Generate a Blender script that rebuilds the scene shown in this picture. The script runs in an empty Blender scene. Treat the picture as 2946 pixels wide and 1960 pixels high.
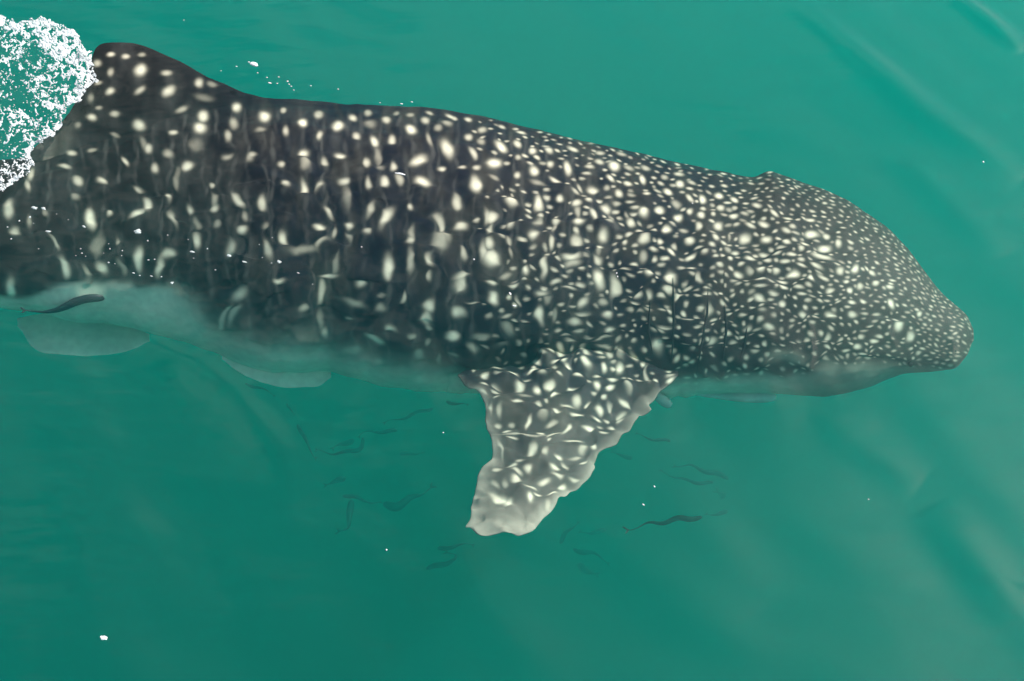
import bpy, math, random
import numpy as np
from mathutils import Vector, Matrix

random.seed(7)
RNG = np.random.default_rng(11)
SC = bpy.context.scene
COL = SC.collection

# ------------------------------------------------------------------ camera
PITCH = 55.0                       # degrees below the horizon
DIST = 5.3                         # metres to the middle of the view on the water
cam_d = bpy.data.cameras.new('camera')
cam_d.lens = 50; cam_d.sensor_width = 36; cam_d.clip_start = 0.05; cam_d.clip_end = 2000
cam = bpy.data.objects.new('camera', cam_d)
COL.objects.link(cam)
cam.location = (0, -DIST*math.cos(math.radians(PITCH)), DIST*math.sin(math.radians(PITCH)))
cam.rotation_euler = (math.radians(90-PITCH), 0, 0)
SC.camera = cam

# ------------------------------------------------------------------ sky and sun
SUN_EL, SUN_ROT, SUN_STR, SKY_STR, EXPO = 46.0, 62.0, 5.0, 0.13, 0.20
w = bpy.data.worlds.new('World'); SC.world = w; w.use_nodes = True
nt = w.node_tree; bg = nt.nodes['Background']
sky = nt.nodes.new('ShaderNodeTexSky'); sky.sky_type = 'NISHITA'; sky.sun_disc = False
sky.sun_elevation = math.radians(SUN_EL); sky.sun_rotation = math.radians(SUN_ROT)
sky.dust_density = 3.0
# unseen thin white clouds, added so the water has brighter sky to reflect
CLOUD_OFF, CLOUD_AMT = (2.2, 6.1, 1.4), 6.0
tcw = nt.nodes.new('ShaderNodeTexCoord'); mpw = nt.nodes.new('ShaderNodeMapping'); mpw.inputs['Location'].default_value = CLOUD_OFF
mpw.inputs['Scale'].default_value = (1.6, 1.6, 2.6)
nzw = nt.nodes.new('ShaderNodeTexNoise'); nzw.inputs['Scale'].default_value = 1.5; nzw.inputs['Detail'].default_value = 7; nzw.inputs['Roughness'].default_value = .58
mrw = nt.nodes.new('ShaderNodeMapRange'); mrw.interpolation_type = 'SMOOTHSTEP'; mrw.inputs['From Min'].default_value = .46; mrw.inputs['From Max'].default_value = .66
mxw = nt.nodes.new('ShaderNodeMix'); mxw.data_type = 'RGBA'; mxw.inputs[7].default_value = (CLOUD_AMT*.93, CLOUD_AMT*.97, CLOUD_AMT*1.05, 1)
nt.links.new(tcw.outputs['Generated'], mpw.inputs[0]); nt.links.new(mpw.outputs[0], nzw.inputs['Vector']); nt.links.new(nzw.outputs[0], mrw.inputs[0])
nt.links.new(mrw.outputs[0], mxw.inputs[0]); nt.links.new(sky.outputs[0], mxw.inputs[6])
nt.links.new(mxw.outputs[2], bg.inputs[0]); bg.inputs[1].default_value = SKY_STR
sl = bpy.data.lights.new('sun', 'SUN'); sl.energy = SUN_STR; sl.angle = math.radians(0.5); sl.color = (1, .97, .92)
so = bpy.data.objects.new('sun', sl); COL.objects.link(so)
sdir = Vector((math.sin(math.radians(SUN_ROT))*math.cos(math.radians(SUN_EL)),
               math.cos(math.radians(SUN_ROT))*math.cos(math.radians(SUN_EL)), math.sin(math.radians(SUN_EL))))
so.rotation_euler = sdir.to_track_quat('Z', 'Y').to_euler()
SC.view_settings.view_transform = 'Standard'; SC.view_settings.look = 'None'
SC.view_settings.exposure = EXPO; SC.view_settings.gamma = 1.0
SC.view_settings.use_curve_mapping = False
cy = SC.cycles
cy.use_denoising = True
try: cy.denoiser = 'OPENIMAGEDENOISE'
except Exception: pass
cy.max_bounces = 10; cy.volume_bounces = 5; cy.transparent_max_bounces = 12; cy.diffuse_bounces = 3
cy.use_adaptive_sampling = False

# ------------------------------------------------------------------ helpers
S_, C_ = math.sin(math.radians(PITCH)), math.cos(math.radians(PITCH))
CAM = np.array(cam.location[:])
R_RIGHT = np.array([1., 0, 0]); R_UP = np.array([0, S_, C_]); R_FWD = np.array([0, C_, -S_])

def rays(px, py):
    """directions (unit forward part) of points measured on the 2946 x 1960 photograph"""
    px = np.asarray(px, float); py = np.asarray(py, float)
    x = (px-1473)/1473*.36; y = -(py-980)/1473*.36
    return x[..., None]*R_RIGHT + y[..., None]*R_UP + R_FWD

def at(px, py, z):
    d = rays(px, py)
    t = (np.asarray(z)-CAM[2])/d[..., 2]
    return CAM + d*t[..., None]

def mesh_obj(name, verts, faces, mats, parent=None, smooth=True, col=None):
    verts = np.ascontiguousarray(verts, dtype=np.float32)
    faces = np.ascontiguousarray(faces, dtype=np.int32)
    me = bpy.data.meshes.new(name)
    n, k = faces.shape
    me.vertices.add(len(verts)); me.vertices.foreach_set('co', verts.ravel())
    me.loops.add(n*k); me.loops.foreach_set('vertex_index', faces.ravel())
    me.polygons.add(n)
    me.polygons.foreach_set('loop_start', np.arange(0, n*k, k, dtype=np.int32))
    me.polygons.foreach_set('loop_total', np.full(n, k, dtype=np.int32))
    me.update(calc_edges=True)
    if smooth:
        me.polygons.foreach_set('use_smooth', np.ones(n, dtype=bool))
    if col is not None:
        a = me.color_attributes.new('skin', 'FLOAT_COLOR', 'POINT')
        c4 = np.ones((len(verts), 4), np.float32); c4[:, :3] = col
        a.data.foreach_set('color', c4.ravel())
    me.materials.append(mats)
    o = bpy.data.objects.new(name, me); COL.objects.link(o)
    if parent is not None: o.parent = parent
    return o

def tag(o, label=None, cat=None, group=None, kind=None):
    if label: o['label'] = label
    if cat: o['category'] = cat
    if group: o['group'] = group
    if kind: o['kind'] = kind
    return o

def grid_faces(nr, nc, wrap=False, off=0):
    r = np.arange(nr-1)[:, None]; c = np.arange(nc if wrap else nc-1)[None, :]
    c2 = (c+1) % nc
    return (np.stack([r*nc+c, r*nc+c2, (r+1)*nc+c2, (r+1)*nc+c], -1).reshape(-1, 4) + off)

def new_mat(name):
    m = bpy.data.materials.new(name); m.use_nodes = True
    m.node_tree.nodes.clear()
    return m, m.node_tree.nodes, m.node_tree.links

def interp(x, pts):
    pts = sorted(pts); a = np.array(pts, float)
    return np.interp(x, a[:, 0], a[:, 1])

def smooth_interp(x, pts, rad):
    """piecewise linear, then averaged over +-rad so that no kink shows"""
    pts = sorted(pts); a = np.array(pts, float); x = np.asarray(x, float)
    out = 0
    ks = np.linspace(-1, 1, 9)
    for k in ks: out = out + np.interp(x+k*rad, a[:, 0], a[:, 1])
    return out/len(ks)

def vnoise(x, y, seed=0):
    """smooth value noise, -1..1"""
    x = np.asarray(x, float); y = np.asarray(y, float)
    g = np.random.default_rng(seed).uniform(-1, 1, (256, 256))
    xi = np.floor(x).astype(int); yi = np.floor(y).astype(int)
    fx = x-xi; fy = y-yi; fx = fx*fx*(3-2*fx); fy = fy*fy*(3-2*fy)
    a = g[yi % 256, xi % 256]; b = g[yi % 256, (xi+1) % 256]
    c = g[(yi+1) % 256, xi % 256]; d = g[(yi+1) % 256, (xi+1) % 256]
    return (a*(1-fx)+b*fx)*(1-fy)+(c*(1-fx)+d*fx)*fy

# ------------------------------------------------------------------ materials
def water_material():
    m, n, l = new_mat('water surface')
    out = n.new('ShaderNodeOutputMaterial'); mix = n.new('ShaderNodeMixShader')
    tr = n.new('ShaderNodeBsdfTransparent'); gl = n.new('ShaderNodeBsdfGlossy')
    gl.inputs['Roughness'].default_value = 0.07; gl.inputs['Color'].default_value = (1, 1, 1, 1)
    # Schlick's fresnel, the same from above and from below
    lw = n.new('ShaderNodeLayerWeight'); lw.inputs['Blend'].default_value = .5
    p = n.new('ShaderNodeMath'); p.operation = 'POWER'; p.inputs[1].default_value = 5
    ma = n.new('ShaderNodeMath'); ma.operation = 'MULTIPLY_ADD'; ma.inputs[1].default_value = .97; ma.inputs[2].default_value = .026
    l.new(lw.outputs['Facing'], p.inputs[0]); l.new(p.outputs[0], ma.inputs[0])
    l.new(ma.outputs[0], mix.inputs[0]); l.new(tr.outputs[0], mix.inputs[1]); l.new(gl.outputs[0], mix.inputs[2])
    # fine relief
    tc = n.new('ShaderNodeTexCoord'); nz = n.new('ShaderNodeTexNoise'); nz.inputs['Scale'].default_value = 5.0
    nz.inputs['Detail'].default_value = 3; nz.inputs['Roughness'].default_value = .45
    mp = n.new('ShaderNodeMapping'); mp.inputs['Rotation'].default_value = (0, 0, math.radians(-42)); mp.inputs['Scale'].default_value = (.45, 1.5, 1)
    l.new(tc.outputs['Object'], mp.inputs[0]); l.new(mp.outputs[0], nz.inputs['Vector'])
    b = n.new('ShaderNodeBump'); b.inputs['Strength'].default_value = .5; b.inputs['Distance'].default_value = .012
    l.new(nz.outputs[0], b.inputs['Height']); l.new(b.outputs[0], gl.inputs['Normal'])
    l.new(mix.outputs[0], out.inputs['Surface'])
    return m

def murk_material():
    m, n, l = new_mat('green sea water')
    out = n.new('ShaderNodeOutputMaterial'); add = n.new('ShaderNodeAddShader')
    s = n.new('ShaderNodeVolumeScatter'); a = n.new('ShaderNodeVolumeAbsorption')
    s.inputs['Color'].default_value = (.0, .95, .92, 1); s.inputs['Density'].default_value = .28; s.inputs['Anisotropy'].default_value = .70
    # absorption coefficient = density * (1 - colour)
    a.inputs['Color'].default_value = (0.0, .87, .81, 1); a.inputs['Density'].default_value = .46
    l.new(s.outputs[0], add.inputs[0]); l.new(a.outputs[0], add.inputs[1]); l.new(add.outputs[0], out.inputs['Volume'])
    return m

def skin_material():
    m, n, l = new_mat('spotted shark skin')
    out = n.new('ShaderNodeOutputMaterial'); p = n.new('ShaderNodeBsdfPrincipled')
    at_ = n.new('ShaderNodeAttribute'); at_.attribute_name = 'skin'
    tc = n.new('ShaderNodeTexCoord'); nz = n.new('ShaderNodeTexNoise'); nz.inputs['Scale'].default_value = 26; nz.inputs['Detail'].default_value = 6
    mr = n.new('ShaderNodeMapRange'); mr.inputs['To Min'].default_value = .72; mr.inputs['To Max'].default_value = 1.28
    mx = n.new('ShaderNodeVectorMath'); mx.operation = 'SCALE'
    l.new(tc.outputs['Object'], nz.inputs['Vector']); l.new(nz.outputs[0], mr.inputs[0])
    l.new(at_.outputs['Color'], mx.inputs[0]); l.new(mr.outputs[0], mx.inputs['Scale'])
    l.new(mx.outputs[0], p.inputs['Base Color'])
    p.inputs['Roughness'].default_value = .5; p.inputs['IOR'].default_value = 1.15
    n2 = n.new('ShaderNodeTexNoise'); n2.inputs['Scale'].default_value = 140; n2.inputs['Detail'].default_value = 2
    b = n.new('ShaderNodeBump'); b.inputs['Strength'].default_value = .15; b.inputs['Distance'].default_value = .003
    l.new(tc.outputs['Object'], n2.inputs['Vector']); l.new(n2.outputs[0], b.inputs['Height']); l.new(b.outputs[0], p.inputs['Normal'])
    l.new(p.outputs[0], out.inputs['Surface'])
    return m

def plain_material(name, c, rough=.5, var=.2, scale=20, alpha=1.0, ior=1.33, sss=0):
    m, n, l = new_mat(name)
    out = n.new('ShaderNodeOutputMaterial'); p = n.new('ShaderNodeBsdfPrincipled')
    tc = n.new('ShaderNodeTexCoord'); nz = n.new('ShaderNodeTexNoise'); nz.inputs['Scale'].default_value = scale; nz.inputs['Detail'].default_value = 4
    cr = n.new('ShaderNodeValToRGB')
    cr.color_ramp.elements[0].position = .3; cr.color_ramp.elements[1].position = .7
    cr.color_ramp.elements[0].color = tuple(v*(1-var) for v in c)+(1,)
    cr.color_ramp.elements[1].color = tuple(min(1, v*(1+var)) for v in c)+(1,)
    l.new(tc.outputs['Object'], nz.inputs['Vector']); l.new(nz.outputs[0], cr.inputs[0]); l.new(cr.outputs[0], p.inputs['Base Color'])
    p.inputs['Roughness'].default_value = rough; p.inputs['Alpha'].default_value = alpha; p.inputs['IOR'].default_value = ior
    l.new(p.outputs[0], out.inputs['Surface'])
    return m

M_WATER = water_material(); M_MURK = murk_material(); M_SKIN = skin_material()
M_FISH = plain_material('dark fish back', (.012, .02, .02), .5, .3, 12)
M_REMORA = plain_material('remora skin', (.02, .024, .026), .45, .3, 14)
M_PALEFISH = plain_material('pale fish skin', (.45, .46, .40), .5, .25, 14)
M_FOAM = plain_material('foam', (.93, .95, .95), .22, .03, 60)
def spray_material():
    m, n, l = new_mat('wet foam'); out = n.new('ShaderNodeOutputMaterial'); p = n.new('ShaderNodeBsdfPrincipled'); t = n.new('ShaderNodeBsdfTranslucent'); mx = n.new('ShaderNodeMixShader')
    nz = n.new('ShaderNodeTexNoise'); nz.inputs['Scale'].default_value = 35; cr = n.new('ShaderNodeValToRGB')
    cr.color_ramp.elements[0].color = (.80, .86, .86, 1); cr.color_ramp.elements[1].color = (.97, .98, .98, 1)
    l.new(nz.outputs[0], cr.inputs[0]); l.new(cr.outputs[0], p.inputs['Base Color']); l.new(cr.outputs[0], t.inputs[0])
    p.inputs['Roughness'].default_value = .28; p.inputs['IOR'].default_value = 1.5; mx.inputs[0].default_value = .35
    l.new(p.outputs[0], mx.inputs[1]); l.new(t.outputs[0], mx.inputs[2]); l.new(mx.outputs[0], out.inputs['Surface']); return m
M_SPRAY = spray_material()
M_BUBBLE = plain_material('bubble film', (.66, .74, .72), .12, .15, 90, alpha=.55)
M_SLIT = plain_material('gill slit', (.006, .008, .010), .7, .3, 30)
M_EYE = plain_material('eye', (.004, .004, .005), .1, .2, 30)
M_SAND = plain_material('silt', (.30, .29, .22), .9, .15, 1.5)

# ------------------------------------------------------------------ setting: seabed, water body, water surface
def flat_sheet(name, s, z, m, sub=40, amp=.1):
    g = np.linspace(-s, s, sub); X, Y = np.meshgrid(g, g)
    Z = z + amp*vnoise(X*.15, Y*.15, 3)
    return mesh_obj(name, np.stack([X, Y, Z], -1).reshape(-1, 3), grid_faces(sub, sub), m)
tag(flat_sheet('seabed', 300, -10.5, M_SAND), kind='structure')

def box(name, lo, hi, m):
    v = [(x, y, z) for x in (lo[0], hi[0]) for y in (lo[1], hi[1]) for z in (lo[2], hi[2])]
    f = [(0, 1, 3, 2), (4, 6, 7, 5), (0, 4, 5, 1), (2, 3, 7, 6), (0, 2, 6, 4), (1, 5, 7, 3)]
    return mesh_obj(name, v, f, m, smooth=False)
tag(box('murky_water', (-290, -290, -10.0), (290, 290, -.012), M_MURK), kind='stuff')

# waves: trains of short-crested wavelets that run towards the upper right of the view
def grow(core, n, lim):
    step = core[1]-core[0]; out = [core[-1]]
    f = 1.0
    while out[-1] < lim:
        f *= 1.12; out.append(out[-1]+step*f)
    out = np.array(out[1:]); out[-1] = lim
    return np.concatenate([-out[::-1], core, out])
def wave_height(X, Y):
    H = np.zeros_like(X)
    r = np.random.default_rng(5)
    for k in range(46):
        lam = math.exp(r.uniform(math.log(.22), math.log(3.2)))
        a = math.radians(r.normal(38, 17))
        amp = .0022*lam**1.15*r.uniform(.4, 1.3)
        H += amp*np.sin((X*math.cos(a)+Y*math.sin(a))*2*math.pi/lam + r.uniform(0, 6.28))
    return H
gx = grow(np.linspace(-2.9, 2.9, 640), 0, 280.); gy = grow(np.linspace(-2.9, 2.9, 560), 0, 280.)
X, Y = np.meshgrid(gx, gy)
far = np.clip((np.hypot(X, Y)-20)/60, 0, 1)
Z = wave_height(X, Y)*(1-far)
# long steeper ridges where the sky is caught, and small rings left by drops
def ridge_line(X, Y, pts, width, h):
    P = at(np.array([p[0] for p in pts])*1.25, np.array([p[1] for p in pts])*1.25, np.zeros(len(pts)))[:, :2]
    best = np.full(X.shape, 9.); tt = np.zeros(X.shape)
    n = len(P)-1
    for i in range(n):
        a, b = P[i], P[i+1]; ab = b-a; L = (ab**2).sum()
        t = np.clip(((X-a[0])*ab[0]+(Y-a[1])*ab[1])/L, 0, 1)
        d = np.hypot(X-a[0]-t*ab[0], Y-a[1]-t*ab[1])
        m_ = d < best; best = np.where(m_, d, best); tt = np.where(m_, (i+t)/n, tt)
    taper = np.sin(np.pi*np.clip(tt, 0, 1))**.7
    return h*np.exp(-(best/width)**2)*taper
RIDGES = [([(1842, 690), (1866, 755), (1870, 815), (1862, 850)], .011, .0022), ([(2040, 725), (2048, 770), (2066, 800)], .011, .0022), ([(2185, 740), (2196, 790), (2192, 830)], .011, .002),
          ([(560, 395), (640, 415), (700, 470), (740, 530)], .035, .0055),
          ([(1090, 630), (1150, 655), (1230, 690), (1300, 700)], .03, .003),
          ([(1300, 610), (1360, 600), (1400, 560)], .035, .003),
          ([(330, 770), (430, 830), (530, 900), (620, 1010), (700, 1130)], .07, .006),
          ([(1800, -20), (1900, 60), (2010, 150), (2120, 250), (2260, 340), (2357, 410)], .07, .010),
          ([(2180, -20), (2270, 50), (2357, 120)], .05, .012),
          ([(2060, 330), (2180, 450), (2320, 580)], .08, .005),
          ([(1880, 940), (1990, 1030), (2120, 1110)], .08, .006),
          ([(2150, 1160), (2210, 1240), (2290, 1340), (2357, 1420)], .09, .007),
          ([(1500, 1130), (1640, 1240), (1760, 1400)], .10, .004)]
for i_, (pts, wd, h) in enumerate(RIDGES): Z += ridge_line(X, Y, pts, wd, h*(2.6 if i_ < 7 else 2.0))
for px, py, r0, am in [(345, 197, 30, .0016), (340, 243, 32, .0016), (655, 735, 34, .0012), (560, 250, 26, .0009), (870, 370, 30, .0008),
                       (980, 412, 26, .0007), (1780, 700, 34, .0009), (1620, 770, 34, .0009), (230, 690, 46, .0012), (1810, 940, 36, .0009)]:
    c = at(px, py, 0.)
    d = np.hypot(X-c[0], Y-c[1]); Rm = r0*.00129
    Z += am*np.cos(d/(Rm*.33)*2*math.pi*.5)*np.exp(-(d/Rm)**2)
# choppier, confused wavelets in the wake over the shark
def wake(X, Y):
    H = np.zeros_like(X); r = np.random.default_rng(17)
    for k in range(34):
        lam = math.exp(r.uniform(math.log(.075), math.log(.42)))
        a = math.radians(r.uniform(-35, 125))
        H += .0075*lam*r.uniform(.4, 1.2)*np.sin((X*math.cos(a)+Y*math.sin(a))*2*math.pi/lam + r.uniform(0, 6.28) + 1.3*vnoise(X*3+9, Y*3+4, 200+k))
    return H
wm = np.exp(-((X+.45)/1.5)**4)*np.exp(-((Y-.30+.16*X)/.62)**4)
wm = wm*np.clip(.75+.9*vnoise(X*2.2+50, Y*2.2+50, 90), .1, 1.5)
Z += wake(X, Y)*wm
tag(mesh_obj('water', np.stack([X, Y, Z], -1).reshape(-1, 3), grid_faces(len(gy), len(gx)), M_WATER), kind='structure')

# ------------------------------------------------------------------ the shark: pigment map
# pale spots, and a glint painted in near the pectoral tip, measured in crops of the photograph: x, y, half width, half height, tilt, strength
SPOTS = {
 (0, 0, 2.8): """890 445 35 22 0 .8;1010 455 38 22 -10 .75;1150 440 40 18 0 .4;785 510 40 35 0 .55;890 580 28 40 20 .5;1140 565 60 48 -30 .95;1345 590 50 25 -5 .6;1605 660 38 40 20 .6;1710 675 50 25 20 .3;790 675 35 18 -20 .5;890 735 45 32 -35 .75;1125 730 60 28 -35 .55;1365 735 65 38 -35 .8;725 790 30 38 0 .4;1455 880 60 25 -25 .5;1910 865 42 45 20 .75;1640 780 90 35 10 .2;800 870 35 20 0 .4;740 945 45 28 15 .75;925 922 42 24 0 .5;630 1015 30 28 0 .35;1125 1005 58 45 10 .85;1640 940 50 48 12 .85;1615 1030 62 45 5 .95;1890 1000 45 45 0 .4;1845 1100 35 45 0 .55;1390 1070 42 20 0 .75;930 1090 50 20 20 .3;1200 1200 55 30 50 .65;1160 1160 25 60 -20 .3;1820 1255 45 22 0 .4;1580 1160 60 60 0 .2;2020 1275 50 35 10 .45;580 1225 45 25 10 .7;745 1215 40 20 0 .35;1020 1300 48 20 50 .7;1370 1250 50 35 20 .4;1260 1355 40 30 50 .6;1510 1350 50 48 20 .95;520 1345 55 20 10 .65;635 1455 55 28 30 .7;825 1455 45 25 30 .65;1095 1510 50 18 20 .5;1725 1490 28 22 0 .6;1440 1440 30 100 0 .2""",
 (0, 450, 2.8): """245 150 26 55 25 .55;215 230 26 55 -20 .5;75 430 45 85 10 .7;720 510 45 70 0 .95;870 460 25 30 30 .6;940 670 25 45 -20 .4;1170 400 32 60 -10 .85;1095 465 75 28 -20 .9;1340 330 25 50 -25 .7;1405 500 30 80 -15 .5;1550 410 50 22 30 .7;1735 365 28 60 0 .4;1740 425 35 25 0 .75;1725 235 25 25 0 .6;1920 350 28 75 -20 .85;1745 560 35 35 0 .4;1955 600 40 30 0 .85;1960 490 25 50 -20 .35;1600 700 30 80 -5 .8;1600 520 30 60 -10 .3;1850 740 40 70 0 .6;130 600 45 40 30 .6;440 710 22 75 -35 .6;525 900 38 85 -8 .85;690 930 30 60 -5 .35;830 890 48 65 -20 .85;975 910 28 70 -10 .3;1125 830 42 100 0 .9;1290 880 30 90 5 .7;1360 785 80 28 -12 .7;80 1060 42 85 0 .95;790 690 45 100 0 .25;1060 1140 45 25 0 .4;940 1110 45 18 0 .35;1320 1165 50 30 0 .45;1920 1110 70 35 -15 .6;1500 1250 30 120 0 .25;1330 1260 35 90 0 .3;1810 1280 30 130 20 .5;1100 250 60 20 20 .3;1430 220 30 60 0 .3;615 330 40 30 0 .35;380 450 20 40 -20 .35;250 520 25 50 0 .3""",
 (660, 250, 2.8): """65 160 38 35 0 .65;285 235 48 40 0 .95;435 190 28 25 0 .45;595 292 42 36 20 .95;720 225 42 32 0 .5;880 318 48 42 20 .95;995 250 38 25 30 .65;1110 215 35 25 0 .4;1260 265 40 30 30 .65;1340 215 30 20 0 .3;1460 230 35 20 0 .35;1580 280 38 30 20 .55;1610 215 35 15 15 .5;1465 350 52 32 20 .9;1785 240 50 15 25 .7;1920 265 35 20 20 .65;1755 300 45 25 20 .35;1690 335 35 25 0 .35;1930 400 35 25 10 .6;2040 350 40 25 0 .5;455 360 26 45 0 .5;735 395 30 45 0 .6;250 340 50 30 0 .3;40 290 40 40 0 .4;1025 395 38 28 40 .7;1165 445 30 60 -25 .85;1200 570 30 90 -20 .3;1130 300 60 35 0 .3;1300 430 36 40 0 .75;1615 430 25 60 -15 .4;1765 495 48 85 -20 .95;1960 540 25 55 -25 .7;190 560 50 25 0 .6;400 625 30 20 0 .6;615 530 45 42 0 .85;600 630 40 60 20 .35;895 552 55 30 15 .85;765 600 28 36 -20 .6;1110 620 28 40 -30 .75;1240 655 40 20 0 .3;1340 645 25 40 -25 .65;1515 605 72 50 -15 .95;1715 650 35 25 0 .75;1880 655 45 18 0 .6;2010 655 35 20 0 .6;930 750 48 28 0 .8;1140 780 30 40 -20 .7;1262 760 35 38 -20 .9;1375 740 25 35 -20 .6;1550 775 70 38 15 .95;1985 785 42 65 -5 .95;445 770 38 22 30 .7;595 800 30 55 -25 .85;735 800 30 50 30 .55;75 910 35 75 -20 .85;260 930 40 55 0 .75;800 1010 20 55 -30 .6;1130 990 28 80 35 .6;1270 1050 40 95 35 .85;1465 955 35 20 20 .7;1825 920 35 72 0 .75;2060 1040 25 60 0 .6;930 880 35 120 0 .25;1470 1180 25 70 5 .4;110 1160 38 30 0 .7;435 1215 40 45 -20 .85;280 1110 35 30 0 .3;950 1105 38 35 0 .8;1095 1175 38 35 0 .55;835 1170 18 40 0 .5;945 1200 20 45 -30 .4;1700 1230 75 80 -20 .45;1700 1090 35 80 -30 .6;1750 1200 45 60 -20 .35;1870 1110 45 45 30 .7;1460 1240 30 40 0 .6;1270 1450 42 90 -8 .9;1450 1420 35 100 5 .45;1630 1410 35 55 0 .6;1895 1340 25 50 -25 .55;750 1260 70 30 -30 .45;600 1310 150 35 -5 .3;290 1290 35 80 -15 .55;720 1115 40 30 10 .9;820 1535 90 25 -5 .8;870 1440 35 90 10 .35;1870 1530 80 30 -10 .75;1600 1535 30 30 0 .5;2050 1330 25 80 0 .6;410 1550 50 18 0 .7""",
 (660, 700, 2.8): """1045 345 45 28 25 .65;1420 430 25 55 35 .6;1215 415 40 15 0 .3;1855 340 65 75 0 .75;745 400 28 90 0 .55;60 410 70 40 -20 .5;40 560 35 90 20 .5;600 500 50 25 -10 .45;1020 470 110 30 15 .4;1230 510 50 35 30 .4;1610 500 50 50 0 .8;1590 610 40 90 5 .7;1860 580 65 50 20 .8;1960 490 50 18 0 .55;960 590 35 25 0 .35;1315 665 58 25 25 .7;1590 700 35 20 0 .5;1180 760 75 38 20 .75;770 710 35 35 0 .45;745 620 30 80 0 .3;1780 755 65 28 5 .85;1455 745 40 20 45 .45;1970 840 45 50 0 .5;1575 830 25 35 0 .35;1510 920 50 40 0 .4;990 850 80 40 -10 .3;1200 940 60 35 10 .25;1820 890 40 20 0 .3;1680 950 30 60 0 .25;2040 745 40 25 0 .5""",
 (1300, 300, 2.8): """130 125 35 20 20 .6;400 180 35 14 20 .6;555 225 45 14 20 .7;245 210 35 22 10 .4;20 115 30 20 30 .6;135 260 36 25 10 .6;240 295 40 25 15 .35;395 338 60 30 35 .9;525 325 42 25 45 .75;340 465 62 45 5 1;90 515 35 15 0 .5;215 515 35 18 0 .5;200 640 40 60 -5 .95;540 430 35 22 20 .6;655 380 38 28 30 .8;785 378 35 25 20 .65;665 530 42 35 35 .9;535 555 30 22 20 .75;790 480 30 25 20 .6;820 610 50 20 35 .8;695 620 75 18 25 .35;930 520 35 50 -20 .85;340 580 40 20 20 .35;975 355 50 16 20 .7;1190 390 45 20 10 .55;1370 405 50 15 20 .5;1185 470 45 25 20 .6;1110 510 40 20 20 .6;1310 505 55 38 15 .95;1430 510 50 20 20 .4;1560 515 50 18 20 .5;1275 605 48 20 38 .8;1415 643 42 22 5 .75;1540 597 25 42 -20 .85;1130 685 50 25 15 .9;1240 680 35 22 20 .45;985 705 40 20 30 .5;1025 670 40 14 50 .5;1352 720 42 22 20 .85;1450 722 35 15 15 .45;1562 720 38 24 15 .8;1090 775 34 20 0 .75;1340 795 40 15 0 .5;1440 778 38 17 0 .5;1265 750 35 14 0 .4;1745 695 45 25 25 .85;1845 640 38 30 15 .85;1840 568 45 15 15 .5;1940 635 35 15 15 .5;1635 655 25 14 20 .4;1720 590 40 20 20 .45;1675 733 30 18 10 .4;1910 765 48 18 45 .8;2020 765 28 45 -30 .85;30 785 38 70 0 .75;470 775 40 45 0 .85;690 780 42 62 0 .95;870 760 33 22 15 .9;1000 800 35 25 20 .85;1125 895 25 60 -25 .7;1235 830 58 30 10 .75;1270 900 25 50 -20 .3;1005 870 25 50 -5 .55;1020 950 52 32 10 .9;300 905 52 45 10 .9;320 1000 40 50 0 .5;490 963 42 28 20 .7;75 960 42 38 20 .75;845 940 42 30 -10 .8;825 985 25 45 15 .4;680 930 40 45 0 .4;1430 940 40 38 25 .8;1410 890 20 35 -20 .3;1545 880 62 38 35 .95;1665 857 38 32 20 .9;1830 905 45 35 10 .9;1925 860 35 25 15 .75;2018 893 35 25 30 .85;1800 800 50 22 30 .4;1990 990 32 45 -10 .9;1720 1025 48 35 10 .95;1770 965 35 20 10 .45;1860 1015 40 35 0 .4;1600 1020 40 18 20 .7;655 1040 42 40 10 .85;1400 1035 34 24 0 .7;1220 1050 50 40 -20 .7;1010 1080 45 50 20 .7;310 1130 45 45 0 .8;310 1235 60 62 15 .95;470 1100 42 30 0 .45;800 1115 30 35 0 .8;1530 1100 45 50 0 .85;1395 1110 28 30 0 .65;1670 1125 36 30 20 .8;1810 1085 30 18 10 .4;1930 1105 42 24 5 .9;1185 1235 45 35 0 .65;1185 1160 25 50 0 .3;755 1310 28 80 5 .85;770 1200 25 30 0 .5;980 1225 80 28 5 .9;980 1280 70 35 0 .5;1480 1150 30 15 0 .6;1625 1195 52 18 20 .8;1775 1200 38 28 0 .85;1935 1225 50 24 -30 .9;2040 1210 30 18 0 .7;1990 1165 35 10 0 .7;1720 1260 42 16 5 .9;1930 1310 45 10 0 .8;1540 1230 35 40 0 .45;640 1130 30 30 0 .4;580 1345 48 40 5 .85;430 1360 40 35 0 .4;470 1200 20 40 0 .35;100 1200 25 40 -30 .6;1180 1420 48 95 8 .9;1310 1470 45 95 12 .7;1770 1390 50 60 -30 .95;1575 1375 45 35 0 .85;1420 1325 50 14 0 .6;1450 1390 35 15 20 .5;1690 1295 40 14 10 .6;325 1440 50 25 15 .9;500 1470 42 20 0 .75;825 1425 45 18 -5 .75;1020 1450 50 22 10 .65;930 1485 60 16 15 .65;720 1510 60 40 -20 .5;1990 1400 25 60 -20 .6;1920 1460 35 12 10 .7;60 1480 60 50 0 .7;1500 1530 40 20 10 .6;1830 1535 50 25 10 .6""",
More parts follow.
